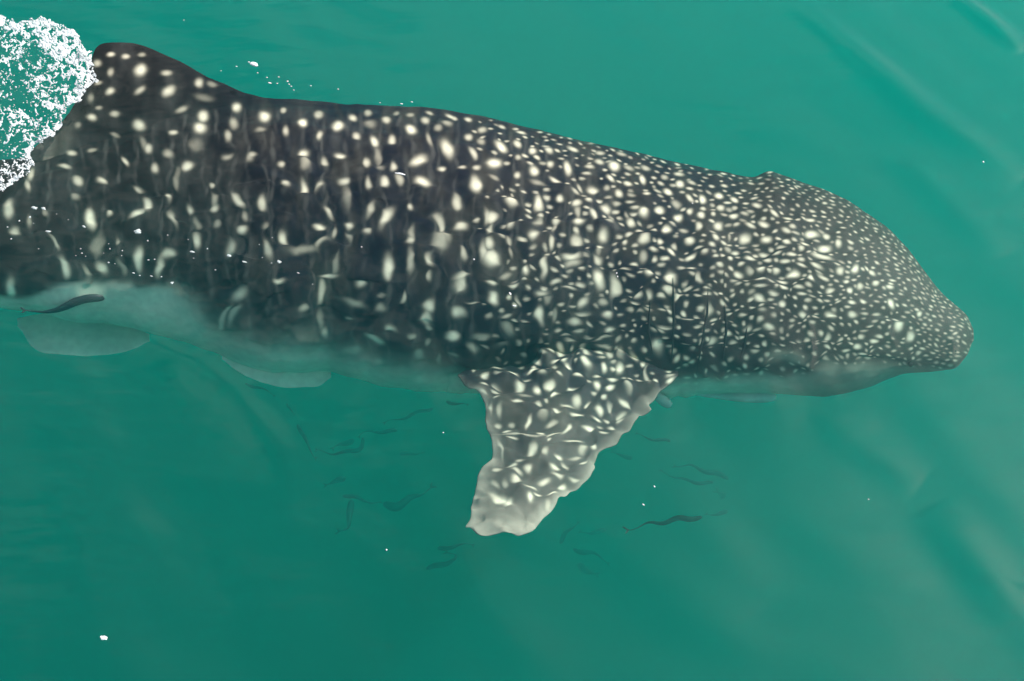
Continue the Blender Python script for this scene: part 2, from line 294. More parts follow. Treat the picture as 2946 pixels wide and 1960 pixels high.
 (1900, 450, 2.2085): """130 180 32 25 25 .9;50 220 35 18 20 .7;205 170 35 14 20 .5;115 112 35 12 10 .6;175 270 35 15 45 .75;270 275 28 35 -30 .85;370 250 32 25 25 .9;465 278 35 18 30 .85;605 322 35 18 25 .85;715 365 38 16 30 .8;800 392 35 14 20 .75;950 405 45 16 15 .8;110 385 42 26 10 .9;195 345 22 18 0 .6;268 372 25 20 20 .8;385 330 28 20 0 .8;340 372 18 14 0 .7;460 385 38 20 10 .9;465 332 25 14 0 .5;90 300 45 25 30 .4;35 475 40 28 10 .95;240 445 28 36 -10 .85;375 440 33 30 0 .8;480 440 30 12 0 .6;565 445 40 12 15 .8;650 430 42 16 15 .9;560 360 30 12 10 .4;70 430 25 15 0 .4;145 470 30 25 0 .4;355 525 25 22 20 .8;440 510 12 30 0 .4;540 520 38 40 0 .8;670 522 40 28 0 .95;795 545 35 22 30 .85;965 490 65 20 2 .95;1050 575 50 22 -5 .95;910 555 38 18 30 .8;795 475 40 14 20 .75;850 485 35 10 10 .5;195 545 30 18 5 .8;322 572 26 15 0 .85;440 565 22 10 0 .7;390 600 14 10 0 .7;240 585 22 8 0 .5;530 580 35 10 0 .4;205 635 35 18 -25 .85;285 625 20 12 0 .5;75 620 28 18 0 .7;480 612 35 13 0 .85;560 612 30 8 0 .5;660 608 35 12 0 .85;750 625 35 12 5 .7;850 638 38 16 10 .85;760 580 35 12 5 .6;885 590 30 18 30 .8;1040 635 75 18 8 .8;1135 550 25 20 45 .85;1060 500 30 16 40 .8;350 647 25 12 0 .8;460 663 22 16 0 .85;580 652 38 14 5 .9;690 657 34 14 10 .9;805 675 42 13 10 .9;915 675 28 12 10 .8;905 705 32 12 20 .85;1005 705 38 14 20 .85;385 705 32 15 10 .85;510 745 28 22 20 .9;640 725 42 26 0 1;745 730 26 20 0 .8;840 752 38 30 0 1;945 785 28 22 30 .95;1135 715 30 25 0 .8;1225 710 30 34 0 .95;565 730 20 25 -30 .5;640 795 45 14 3 .9;785 800 40 16 15 .9;640 843 38 10 5 .8;775 850 42 16 5 .95;900 850 32 12 5 .8;1030 765 38 12 20 .85;1070 835 30 18 20 .85;1170 780 26 15 20 .9;1195 845 30 20 10 .95;1270 820 35 18 0 .7;640 910 45 20 35 .95;770 945 30 18 10 .9;710 882 32 12 10 .75;870 910 20 12 0 .8;915 888 28 10 0 .85;950 930 25 12 0 .6;900 1000 30 25 0 .85;1090 1010 40 32 0 .85;1235 1000 30 22 0 .8;1285 908 25 15 15 .85;1215 920 26 14 0 .85;1130 925 25 10 0 .7;1055 912 25 8 0 .7;1375 805 28 18 15 .85;1465 840 28 14 20 .8;1455 940 32 28 0 .95;1350 740 32 14 25 .8;370 860 28 12 -10 .8;430 812 18 10 0 .7;440 765 25 10 20 .6;510 820 25 10 0 .6;465 870 22 10 0 .7;680 1090 35 22 10 .85;650 1000 30 15 5 .5;430 1135 35 14 0 .85;530 1140 30 12 5 .8;570 1080 30 22 0 .6;490 1070 22 12 0 .6;1505 1080 38 28 -20 .85;1585 1140 33 42 15 .85;1650 1000 22 18 0 .8;65 770 35 45 -30 .95;50 855 40 20 10 .8;110 880 35 20 -10 .8;20 660 25 12 10 .8;305 965 28 35 -15 .7;240 905 25 10 20 .7;175 820 25 10 0 .7;285 850 18 8 0 .7;230 765 12 35 -10 .6;165 1015 40 14 5 .7;60 1020 25 12 10 .7;330 1180 32 32 0 .6;470 1185 28 22 0 .6;190 1315 28 20 0 .8;240 1180 15 35 0 .6;235 1065 35 10 5 .7;75 1420 25 20 0 .9;160 1445 18 15 0 .75;215 1440 20 22 0 .9;245 1120 20 8 0 .6;800 1270 140 60 0 .28;1365 1170 24 18 0 .8;1300 1140 22 18 0 .75;1250 1205 30 18 -20 .85;1300 1250 34 16 5 .8;1140 1160 26 18 0 .6;1055 1145 22 20 0 .7;1190 1240 30 12 0 .8;1060 1230 26 16 30 .8""",
 (1220, 950, 2.376): """185 45 50 25 5 .9;340 120 35 40 0 .4;935 110 25 25 15 .8;925 145 28 18 0 .8;1100 115 18 35 -10 .6;1130 165 20 35 -35 .6;1240 160 35 40 0 .6;1340 160 40 45 0 .35;1220 105 50 10 5 .7;1440 180 30 35 -40 .6;1600 110 40 45 -10 .95;745 262 44 14 -25 .9;755 235 18 20 20 .6;820 165 25 8 10 .7;960 215 20 30 -45 .8;985 255 35 16 10 .8;1125 235 28 42 -20 .85;1215 250 18 28 -15 .85;1320 260 35 45 10 .9;890 255 20 35 -30 .5;800 310 35 20 0 .4;425 310 32 30 0 .85;500 255 55 10 0 .7;610 292 42 15 5 .9;510 300 30 14 0 .4;1045 318 30 14 5 .8;1275 335 38 16 20 .85;1175 305 28 12 5 .7;1405 335 28 12 5 .6;1535 290 18 75 0 .6;1700 340 28 20 0 .75;1845 360 20 20 0 .95;1790 368 14 14 0 .7;1820 230 35 22 10 .6;325 275 20 20 0 .6;410 385 35 15 20 .7;500 378 35 20 0 .35;640 385 42 50 0 .85;765 408 32 38 -25 .85;860 375 45 28 -35 .8;910 430 45 22 -30 .9;700 325 30 12 20 .5;1010 390 35 15 10 .7;1165 375 28 45 -5 .85;1260 395 32 35 0 .95;1370 400 25 45 0 .5;1140 425 25 10 10 .7;1230 460 28 14 5 .85;490 420 38 12 10 .7;415 438 25 10 10 .7;505 475 25 12 0 .6;630 508 48 18 10 .85;835 485 25 18 0 .5;1050 490 28 45 -20 .6;1000 535 70 12 0 .6;1120 485 20 28 -15 .7;1200 535 22 45 -10 .85;1355 500 18 50 -45 .8;475 540 20 50 0 .55;530 560 20 50 0 .5;680 460 60 20 0 .3;770 520 30 14 0 .6;900 562 40 13 10 .85;800 585 35 30 0 .35;1055 590 65 14 -5 .85;1190 605 32 14 25 .85;1250 610 30 12 40 .7;1335 575 28 35 0 .7;1340 620 22 30 0 .65;710 630 18 42 30 .75;870 632 38 16 0 .6;515 638 30 15 0 .6;600 640 28 15 0 .55;1265 520 20 45 -15 .4;1130 680 55 14 0 .9;1295 668 35 14 25 .85;1225 660 25 14 10 .4;565 700 38 12 0 .8;800 700 32 20 15 .9;960 685 40 22 -35 .85;1250 715 32 16 0 .6;650 722 220 7 0 .6;880 715 60 9 -20 .7;575 750 35 10 10 .7;730 800 38 52 0 .85;860 752 30 12 0 .7;830 850 38 35 -10 .5;500 820 15 70 -20 .6;1020 765 60 12 5 .8;1085 820 35 40 -30 .5;1160 810 35 28 30 .7;940 868 35 14 5 .85;650 880 40 20 0 .5;1080 905 35 10 0 .7;1040 870 50 8 0 .5;600 915 45 28 0 .85;710 940 35 28 0 .8;870 940 35 28 0 .8;960 920 22 35 0 .5;520 960 35 16 0 .6;640 965 55 20 20 .7;640 1020 45 22 0 .8;820 1030 45 22 5 .8;900 1000 60 14 30 .7;560 1040 30 20 0 .5;960 1075 40 20 10 .8;480 1050 40 20 0 .4;740 1075 40 14 10 .6;800 1115 35 12 10 .8;900 1118 45 12 0 .8;1015 1035 40 12 5 .6;740 1150 45 40 30 .9;870 1190 30 40 0 .4;530 1140 85 38 20 1;590 1175 45 40 0 1""",  # last two entries: a bright glint painted as pigment
 (1300, 760, 3.571): """420 350 70 65 0 1;215 410 50 25 0 .6;580 515 55 30 10 .6;410 535 45 25 0 .45;690 360 25 50 -20 .55;600 680 60 85 -20 .4;910 520 48 85 -8 .95;905 290 55 50 0 .5;970 370 40 60 0 .35;1060 530 30 80 20 .3;1350 400 50 65 20 .85;1250 440 50 10 0 .6;1560 400 55 35 5 .5;1590 510 62 30 5 .9;1340 525 90 30 -5 .6;1250 600 80 35 10 .75;1590 665 70 45 -15 .9;1085 680 45 18 0 .7;1290 695 60 14 0 .7;960 715 45 10 0 .5;1175 738 50 10 0 .7;1390 735 55 10 0 .55;1220 782 60 12 5 .7;1520 768 90 12 -5 .55;1690 800 50 14 5 .5;920 810 25 50 -20 .35;1890 405 55 25 -5 .75;1920 320 45 35 0 .65;2220 460 30 42 -30 .85;2240 548 35 25 20 .85;2230 270 80 30 0 .8;2040 320 40 50 -30 .6;1740 525 40 12 0 .5;1950 518 50 10 0 .5;2180 618 70 18 0 .7;2150 670 40 40 0 .5;2300 340 50 30 -30 .8;2250 900 40 30 0 .5;500 830 90 35 -15 .35;235 860 50 50 0 .3;310 715 80 40 -10 .4""",
}
RW, RH, RS = 1500, 760, 2.0          # raster cells of 2 photograph pixels
OX, OY = -80, 60
# outlines of the body on the photograph (x : y), in 2357-wide units, scaled by 1.25 below
TOP = [(-2400, 560), (-2000, 520), (-1200, 440), (-600, 395), (0, 372), (80, 362), (140, 348), (200, 318), (300, 280), (400, 250), (500, 236), (600, 232), (700, 236), (800, 243), (900, 247), (1000, 253),
       (1060, 261), (1100, 268), (1200, 290), (1300, 314), (1400, 338), (1500, 360), (1560, 375), (1650, 394), (1700, 407), (1735, 411), (1755, 402), (1775, 394), (1800, 403), (1830, 413),
       (1860, 424), (1900, 438), (1950, 459), (2000, 495), (2050, 532), (2090, 574), (2120, 612), (2150, 652), (2175, 680), (2200, 702), (2225, 723), (2237, 742), (2241, 775)]
BOT = [(-2400, 600), (-2000, 610), (-1200, 640), (-600, 680), (0, 708), (100, 718), (180, 742), (240, 738), (300, 748), (360, 766), (430, 782), (500, 806), (560, 835), (620, 852), (700, 850), (760, 848), (810, 862),
       (880, 880), (960, 890), (1060, 896), (1200, 900), (1350, 905), (1500, 905), (1600, 900), (1700, 896), (1800, 899), (1850, 905), (1900, 905), (1950, 898), (2000, 886), (2040, 870),
       (2080, 857), (2140, 853), (2180, 851), (2200, 848), (2217, 830), (2232, 803), (2241, 775)]
BELLY = [(-2400, 595), (-1200, 620), (0, 684), (60, 682), (100, 668), (150, 654), (200, 653), (260, 657), (340, 658), (400, 668), (440, 700), (480, 745), (540, 785), (620, 800), (700, 795), (800, 818), (900, 842), (1000, 862),
         (1060, 868), (1200, 880), (1500, 880), (1600, 872), (1700, 868), (1800, 866), (1850, 862), (1900, 840), (1960, 839), (2100, 842), (2180, 851), (2241, 851)]
DEPTH = [(-2400, -.9), (-1200, -.75), (-300, -.52), (0, -.45), (400, -.50), (900, -.51), (1300, -.50), (1700, -.46), (2000, -.44), (2241, -.42)]
def top_y(x): return smooth_interp(x/1.25, TOP, 9)*1.25
def bot_y(x): return smooth_interp(x/1.25, BOT, 9)*1.25

def top_bar(x): return float(top_y(np.array([x]))[0])
def bot_bar(x): return float(interp(x/1.25, BELLY))*1.25
PIG = np.zeros((RH, RW))
def splat(cx, cy, rx, ry, ang, val):
    """one soft-edged oval, rx and ry in photograph pixels"""
    cx = (cx-OX)/RS; cy = (cy-OY)/RS; rx /= RS; ry /= RS
    R = max(rx, ry)*2.3+2
    x0, x1, y0, y1 = int(cx-R), int(cx+R)+2, int(cy-R), int(cy+R)+2
    x0 = max(x0, 0); y0 = max(y0, 0); x1 = min(x1, RW); y1 = min(y1, RH)
    if x1 <= x0 or y1 <= y0: return
    yy, xx = np.mgrid[y0:y1, x0:x1]
    a = math.radians(ang); c, s = math.cos(a), math.sin(a)
    u = ((xx-cx)*c+(yy-cy)*s)/rx; v = (-(xx-cx)*s+(yy-cy)*c)/ry
    d = np.sqrt(u*u+v*v)
    k = np.exp(-1.25*d**2.9)*val
    PIG[y0:y1, x0:x1] = np.maximum(PIG[y0:y1, x0:x1], k)
ALLSP = []
for (ox, oy, sc), txt in SPOTS.items():
    for rec in txt.split(';'):
        x, y, rx, ry, a, v = (float(t) for t in rec.split())
        ALLSP.append((ox+x/sc, oy+y/sc, rx/sc, ry/sc, a, v))
for s in ALLSP: splat(*s[:2], *((s[2]*.80, s[3]*.80) if s[1] > 1000 and s[0] < 1960 else ((s[2]*.80, s[3]*.82) if s[0] > 1800 else (s[2]*.86, s[3]*.90))), *s[4:])
HAND = PIG.copy()
# dull smears trailing down from many flank spots: water ripple banding painted into skin
SPOT_MAP = PIG; PIG = np.zeros((RH, RW))
rg = random.Random(3)
for (x, y, rx, ry, a, v) in ALLSP:
    if x < 1750 and max(rx, ry) > 7 and y < 1050:
        if rg.random() < .75: splat(x+rg.uniform(-5, 9), y+rg.uniform(8, 34), rx*rg.uniform(.7, 1.1), ry*rg.uniform(1.6, 3.0), rg.uniform(-14, 8), v*rg.uniform(.10, .38))
        splat(x, y, rx*1.5, ry*1.5, a, v*.22)
# faint pale bars that run down the flank between the spots
for bx in np.arange(150, 1780, 47.):
    x_, y_ = bx+rg.uniform(-12, 12), top_bar(bx)+40
    yb_ = bot_bar(bx)-25
    while y_ < yb_:
        if rg.random() < .8: splat(x_, y_, rg.uniform(4.5, 8), rg.uniform(16, 30), rg.uniform(-14, 14), rg.uniform(.15, .48))
        y_ += rg.uniform(20, 34); x_ += rg.uniform(-6, 8)
TRAIL = PIG; PIG = SPOT_MAP

# the small spots of head, neck and back between those measured: sizes and directions vary over the head
def fill_spots(n_try, seed):
    r = np.random.default_rng(seed)
    cell = {}
    kept = []
    X = r.uniform(1330, 2796, n_try); U = r.uniform(0, 1, n_try)**.9
    T = top_y(X); B = interp(X/1.25, BELLY)*1.25
    Yv = T+(B-T)*U
    for x, y, t, b in zip(X, Yv, T, B):
        rel = (y-t)/(max(b-t, 1))
        head = np.clip((x-2050)/650, 0, 1)
        if x < 1800 and r.uniform() > ((x-1330)/470)**1.3: continue
        edge = math.exp(-rel/(.13+.25*head))
        if x < 2050 and edge < .33 and r.uniform() < .8: continue
        sp = (16.5 - 9.3*edge)*(1-.30*head)                 # spacing across
        slope = (top_y(np.array([x+25.]))[0]-top_y(np.array([x-25.]))[0])/50
        ang = math.degrees(math.atan(slope))*(1-rel*.9)*.75 + r.normal(0, 9) + 4
        el = 1.7+1.5*edge
        gx_, gy_ = int(x//30), int(y//30)
        a = math.radians(ang); c, s = math.cos(a), math.sin(a)
        ok = True
        for ix in (-1, 0, 1):
            for iy in (-1, 0, 1):
                for (qx, qy, qs) in cell.get((gx_+ix, gy_+iy), ()):
                    dx, dy = x-qx, y-qy
                    if ((dx*c+dy*s)/el)**2+(-dx*s+dy*c)**2 < (.5*(sp+qs))**2: ok = False; break
                if not ok: break
            if not ok: break
        if not ok: continue
        ry_, rx_ = int((y-OY)/RS), int((x-OX)/RS)
        w_ = max(2, int(sp*.36))
        if HAND[max(0, ry_-w_):ry_+w_, max(0, rx_-w_-1):rx_+w_+1].max() > .3: continue
        cell.setdefault((gx_, gy_), []).append((x, y, sp))
        size = sp*.25*r.uniform(.7, 1.35)
        kept.append((x, y, size*el*r.uniform(.9, 1.25), size, ang, (r.uniform(.40, .85)-.16*edge)))
    return kept
for s in fill_spots(36000, 21): splat(*s)

def sample_pig(px, py, PIG):
    # slight waviness of the markings
    wx = 5*vnoise(px/60, py/45, 31)+2.5*vnoise(px/22, py/20, 32)
    wy = 4*vnoise(px/55, py/40, 33)+2.5*vnoise(px/24, py/18, 34)
    am = .6+.9*np.clip((py-850)/150, 0, 1)*np.clip((px-1100)/300, 0, 1)
    x = (px+wx*am-OX)/RS; y = (py+wy*am-OY)/RS
    x = np.clip(x, 0, RW-1.01); y = np.clip(y, 0, RH-1.01)
    xi = x.astype(int); yi = y.astype(int); fx = x-xi; fy = y-yi
    v = (PIG[yi, xi]*(1-fx)+PIG[yi, xi+1]*fx)*(1-fy)+(PIG[yi+1, xi]*(1-fx)+PIG[yi+1, xi+1]*fx)*fy
    inside = (px > OX+10) & (px < OX+RW*RS-10)
    return np.where(inside, v, 0)

DARK = np.array([.0070, .0092, .0150]); BROWN = np.array([.030, .028, .025]); CREAM = np.array([.86, .77, .57])
BELLYC = np.array([.55, .54, .42]); GREY = np.array([.36, .325, .255]); TRAILC = np.array([.13, .125, .108])
def skin_colour(px, py, belly, grey=0.0, pale_amt=1.0):
    p = np.clip(sample_pig(px, py, PIG), 0, 1)*pale_amt; tr = np.clip(sample_pig(px, py, TRAIL), 0, 1)*.8*pale_amt
    f = .5+.5*vnoise(px/70, py/130, 41); g = .5+.5*vnoise(px/24+1.2*vnoise(px/90, py/60, 45), py/80, 42); h = .5+.5*vnoise(px/9, py/9, 43)
    b = np.clip(f*.8+g*1.0+.25*vnoise(px/13, py/40, 46)-.62, 0, 1); b = b*b*(3-2*b)  # brown mottling; its upright bands paint in reflections of water ripples
    wl = np.clip((1000-px)/600, 0, 1)[..., None]; hd = np.clip((px-1900)/700, 0, 1)[..., None]
    dk = DARK*(1-wl)+np.array([.0105, .0092, .0080])*wl; dk = dk*(1-hd)+np.array([.030, .031, .026])*hd
    base = dk*(1-b[..., None])+BROWN*b[..., None]
    base = base*(.8+.4*h[..., None])
    base = base*(1-tr[..., None])+TRAILC*tr[..., None]
    gr = np.clip(grey, 0, 1)
    if np.ndim(gr) == 0: gr = np.full(px.shape, float(gr))
    base = base*(1-gr[..., None])+GREY*gr[..., None]
    c = base*(1-p[..., None])+CREAM*p[..., None]
    bl = belly[..., None]; dim = 1-.6*np.clip((px-2100)/250, 0, 1)[..., None]  # belly colour darkened towards the jaw to offset sunlight there
    return c*(1-bl)+BELLYC*dim*bl*(.85+.3*f[..., None])

# ------------------------------------------------------------------ the shark: body surface
def project(P):
    q_ = P-CAM; zf = q_@R_FWD
    return 1473+(q_@R_RIGHT)/zf/.36*1473, 980-(q_@R_UP)/zf/.36*1473
def body_point(x, th):
    """x: photograph column; th: angle round the body, +90 deg = upper outline, -90 = lower outline, 0 = towards the viewer"""
    yt, yb = top_y(x), bot_y(x)
    ym = .5*(yt+yb); hy = np.maximum(.5*(yb-yt), .05)
    zc = smooth_interp(x/1.25, DEPTH, 120)
    d = rays(x, ym); t = (zc-CAM[2])/d[..., 2]
    Cc = CAM + d*t[..., None]
    a = hy/1473*.36*t
    dn = -d/np.linalg.norm(d, axis=-1, keepdims=True)
    up = R_UP - dn*(dn@R_UP)[..., None]; up /= np.linalg.norm(up, axis=-1, keepdims=True)
    flat = interp(x/1.25, [(-2400, .5), (-1200, .7), (0, .66), (1200, .66), (1700, .60), (2100, .50), (2241, .5)])
    al = np.radians(interp(x/1.25, [(-2400, 0), (0, 20), (900, 23), (1700, 25), (2000, 26), (2241, 22)]))
    ap = a/np.sqrt(np.cos(al)**2+(flat*np.sin(al))**2)
    ca, sa = np.cos(al)[..., None], np.sin(al)[..., None]
    e1 = (up*ca-dn*sa)*ap[..., None]; e2 = (dn*ca+up*sa)*(ap*flat)[..., None]
    sn, cs = np.sin(th), np.cos(th)
    k = (np.abs(sn)**2.25+np.abs(cs)**2.25)**(-1/2.25)
    k = 1+(k-1)*.9
    # three long ridges along the back
    br = 0
    for off, am in ((.80, .016), (.50, .009), (.12, .006)):
        u = np.arcsin(np.clip(off, -1, 1)) + .08*np.sin(x/420.)
        br = br + am*np.exp(-((th-u)/.045)**2)
    lk = np.clip(ap/.25, 0, 1)
    br = br*np.clip((2300-x)/500, 0, 1)*lk
    lump = .006*vnoise(x/160, th*3, 51)+.0025*vnoise(x/50, th*9, 52)
    rad = 1+(br+lump*lk)/np.maximum(ap, .02)*.9
    P = Cc + (e1*sn[..., None]+e2*cs[..., None])*(k*np.where(cs > 0, rad, 1))[..., None]
    return P, project(P)[1]

xs = np.concatenate([np.arange(-2990, -70, 22.), np.arange(-70, 2700, 2.5), np.arange(2700, 2800, 1.2), np.array([2800.4, 2800.9])])
th = np.concatenate([np.linspace(-math.pi/2, math.pi/2, 300), np.linspace(math.pi/2, 1.5*math.pi, 62)[1:-1]])
XX, TT = np.meshgrid(xs, th, indexing='ij')
P, PY = body_point(XX, TT)
print('body top z', P[..., 2].max(), 'min', P[..., 2].min())
for qx, qy in ((1325, 1010), (1325, 1060), (1600, 1010), (1875, 1050), (400, 400), (400, 450), (700, 330)):
    i_ = np.argmin(np.abs(xs-qx)); j_ = np.argmin(np.abs(PY[i_, :300]-qy)); print('surface at', qx, qy, P[i_, j_])
by = smooth_interp(XX/1.25, BELLY, 10)*1.25 + 3*vnoise(XX/30, XX*0, 61)
sharp = interp(XX/1.25, [(0, 5), (380, 6), (450, 22), (700, 26), (1000, 16), (1900, 5)])
belly = 1/(1+np.exp(-(PY-by)/sharp))
hidden = np.where(np.cos(TT) < 0, np.clip((-np.sin(TT)+.35)*3, 0, 1), 0)
belly = np.maximum(belly, hidden)
greyh = np.clip((XX-2150)/700, 0, 1)*.10
col = skin_colour(XX, PY, belly, greyh)
nv_body = XX.size
V = [P.reshape(-1, 3)]; Cc_ = [col.reshape(-1, 3)]; F = [grid_faces(len(xs), len(th), wrap=True)]
def cap(ring0, centre):
    pass
# close the snout and the tail root with a small fan of quads
def add_island(verts, faces, colr):
    off = sum(len(v) for v in V)
    V.append(np.asarray(verts).reshape(-1, 3)); Cc_.append(np.asarray(colr).reshape(-1, 3)); F.append(np.asarray(faces)+off)

# fins: a lens-thick sheet between two edges, (row) x (left, right)
def fin(rows, zfun, nu, nv, thick, horiz=False, grey=.15, edge=16, belly_amt=0., roundness=1., pale=1., greyfun=None, wob=0.):
    """rows: list of (t, a, b): for horiz False t is photo y and a..b photo x; for horiz True t is photo x and a..b photo y"""
    rows = sorted(rows); t0, t1 = rows[0][0], rows[-1][0]
    t = np.linspace(t0, t1, nv); A = smooth_interp(t, [(r[0], r[1]) for r in rows], abs(t1-t0)/nv*3); B = smooth_interp(t, [(r[0], r[2]) for r in rows], abs(t1-t0)/nv*3)
    u = np.linspace(0, 1, nu)
    Tm = np.repeat(t[:, None], nu, 1); Am = A[:, None]+(B-A)[:, None]*u[None, :]
    PX, PYY = (Am, Tm) if not horiz else (Tm, Am)
    PX = PX*1.25; PYY = PYY*1.25
    if wob:
        PX, PYY = PX+wob*vnoise(PX/70, PYY/52, 81)+.3*wob*vnoise(PX/22, PYY/17, 82), PYY+wob*.6*vnoise(PX/34, PYY/30, 83)
    vv = (Tm-t0)/(t1-t0); uu = np.repeat(u[None, :], nv, 0)
    Zm = zfun(PX/1.25, PYY/1.25)
    mid = at(PX, PYY, Zm)
    dn = -rays(PX, PYY); dn /= np.linalg.norm(dn, axis=-1, keepdims=True)
    wdt = np.abs(B-A)[:, None]*1.25
    de = np.minimum(uu, 1-uu)*wdt
    de = np.minimum(de, np.minimum((Tm-t0), (t1-Tm))*1.25+ (1e9 if False else 0)) if roundness else de
    prof = np.sqrt(np.clip(de/130, 0, 1))*thick*.5
    upper = mid+dn*prof[..., None]; lower = mid-dn*prof[..., None]
    gre = np.clip(1-de/edge, 0, 1)**1.2*.7+grey
    if greyfun: gre = greyfun(PX/1.25, PYY/1.25, de)
    bl = np.full(PX.shape, belly_amt)
    c_up = skin_colour(PX, PYY, bl, gre, pale_amt=pale*np.clip(de/8, 0, 1)); c_lo = np.ones(c_up.shape)*BELLYC*.9
    nvv = PX.size
    verts = np.concatenate([upper.reshape(-1, 3), lower.reshape(-1, 3)])
    f1 = grid_faces(nv, nu); f2 = grid_faces(nv, nu)[:, ::-1]+nvv
    idx = np.arange(nvv).reshape(nv, nu)
    rim = np.concatenate([idx[0, :], idx[1:, -1], idx[-1, ::-1][1:], idx[::-1, 0][1:]])
    a, b = rim[:-1], rim[1:]
    f3 = np.stack([a, a+nvv, b+nvv, b], -1)
    # the grid's winding faces the viewer
    fc = np.concatenate([f1, f2, f3])
    return verts, fc, np.concatenate([c_up.reshape(-1, 3), c_lo.reshape(-1, 3)])

# right pectoral fin
pec = [(782, 1262, 1420), (800, 1215, 1500), (822, 1130, 1545), (842, 1085, 1552), (856, 1062, 1556), (868, 1046, 1556), (880, 1066, 1552), (892, 1084, 1532), (905, 1103, 1508), (920, 1112, 1492), (940, 1116, 1488), (955, 1117, 1464), (980, 1119, 1460), (1000, 1122, 1442),
       (1020, 1123, 1420), (1045, 1124, 1386), (1060, 1123, 1376), (1080, 1112, 1366), (1090, 1107, 1358), (1110, 1101, 1346), (1130, 1094, 1322), (1140, 1090, 1310), (1160, 1081, 1286), (1180, 1080, 1264), (1195, 1078, 1250), (1205, 1070, 1240),
       (1213, 1066, 1234), (1222, 1080, 1230), (1229, 1102, 1222), (1233, 1120, 1206), (1236, 1140, 1180)]
def z_pec(x, y): return -.33+.06*np.clip((y-850)/380, -.3, 1)+.02*np.sin(x/60)-.45*np.clip((interp(x, [(1040, 858), (1200, 850), (1250, 806), (1420, 796), (1500, 838), (1600, 872)])+10-y)/38, 0, 1)
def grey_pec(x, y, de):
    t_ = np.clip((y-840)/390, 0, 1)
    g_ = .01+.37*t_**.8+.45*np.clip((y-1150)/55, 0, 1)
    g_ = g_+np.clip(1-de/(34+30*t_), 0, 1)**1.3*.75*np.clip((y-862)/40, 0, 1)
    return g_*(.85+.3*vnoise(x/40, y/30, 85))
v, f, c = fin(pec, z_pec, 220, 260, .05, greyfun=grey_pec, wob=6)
add_island(v, f, c)
# first dorsal fin, leaning away from the viewer, its tip under the foam
dor = [(62, 352, 362), (80, 338, 372), (110, 312, 380), (140, 285, 385), (170, 245, 390), (195, 190, 392), (206, 160, 392), (214, 122, 394), (222, 108, 395), (235, 100, 396), (255, 97, 397), (280, 96.5, 398), (305, 99, 398), (330, 105, 398), (360, 116, 398),
       (400, 135, 398), (440, 156, 396), (480, 177, 390), (520, 196, 380), (560, 212, 360), (600, 223, 340), (650, 231, 310), (700, 237, 280)]
def z_dor(x, y):
    # from just above the flank at the root up to a hand's breadth under the surface
    f_ = np.clip((y-100)/260, 0, 1)
    return -.050-.185*f_**1.15
def grey_dor(x, y, de):
    return .30*np.clip((190-x)/75, 0, 1)*np.clip((y-225)/60, 0, 1)*(.8+.4*vnoise(x/9, y/60, 86))
v, f, c = fin(dor, z_dor, 150, 240, .06, horiz=True, greyfun=grey_dor)
add_island(v, f, c)
# pelvic fins and the claspers' pale lobe, deeper and pale
pel = [(512, 812, 822), (530, 800, 842), (560, 795, 864), (600, 795, 880), (640, 800, 892), (670, 805, 894), (700, 812, 891), (726, 822, 891), (744, 834, 886), (756, 846, 876), (762, 856, 866)]
v, f, c = fin(pel, lambda x, y: -.74-.0006*(y-800), 60, 60, .03, horiz=True, grey=.5, edge=10, belly_amt=.9, pale=0); c = c*1.15
add_island(v, f, c)
pel2 = [(40, 735, 742), (60, 728, 780), (75, 726, 804), (100, 722, 812), (140, 724, 816), (190, 728, 820), (240, 735, 818), (290, 744, 810), (322, 756, 798), (344, 772, 784)]
v, f, c = fin(pel2, lambda x, y: -.85+0*x, 60, 60, .03, horiz=True, grey=.5, edge=10, belly_amt=.9, pale=0); c = c*1.3
add_island(v, f, c)
# tail fin, beyond the left edge of the view
tail = [(-2700, 120, 150), (-2620, 130, 330), (-2520, 260, 500), (-2440, 420, 640), (-2380, 500, 760), (-2330, 540, 640)]
v, f, c = fin(tail, lambda x, y: -1.0+0*x, 40, 60, .05, horiz=True, grey=.1, edge=5)
add_island(v, f, c)

shark = bpy.data.objects.new('whale_shark', None); COL.objects.link(shark)
base = at(1300., 700., -1.0); shark.location = base
tag(shark, 'huge dark whale shark with cream spots just under the green water, head to the right', 'shark')
Vw = np.concatenate(V)
qx, qy = project(Vw)
cx_ = np.clip((qy-top_y(qx))/220, .18, 1)*np.clip((2900-qx)/500, .35, 1)
k1 = 10.5*vnoise(qx/62, qy/44, 131)+4.6*vnoise(qx/27, qy/19, 132)
k2 = 12.5*vnoise(qx/58, qy/36, 133)+5.2*vnoise(qx/25, qy/17, 134)
for rx_, ry_, rr, am_ in [(345, 197, 34, 5), (340, 243, 34, 5), (655, 735, 62, 5), (870, 372, 30, 3.5), (545, 565, 46, 5), (1475, 690, 50, 5), (1500, 772, 56, 5), (1470, 935, 60, 8), (1640, 725, 44, 5), (100, 560, 66, 7),
                          (1150, 560, 60, 5), (760, 575, 60, 6), (230, 420, 60, 6), (1000, 640, 60, 6), (1330, 880, 50, 6)]:
    ddx, ddy = qx-rx_*1.25, qy-ry_*1.25; rd = np.hypot(ddx, ddy)+1e-6; rr *= 1.25
    sg_ = am_*np.sin(rd/rr*2*math.pi*1.25)*np.exp(-(rd/rr)**2)/rd
    k1 = k1+sg_*ddx; k2 = k2-sg_*ddy
bq = interp(qx/1.25, BELLY)*1.25
cx_ = cx_*np.where((qx < 1290) | (qx > 2000), 1-.75*np.clip((qy-bq+15)/35, 0, 1), 1)
Vw = Vw+(R_RIGHT*(k1*cx_)[:, None]+R_UP*(k2*cx_)[:, None])*.00129
Vb = Vw-base
body = mesh_obj('body', Vb, np.concatenate(F), M_SKIN, shark, col=np.concatenate(Cc_))

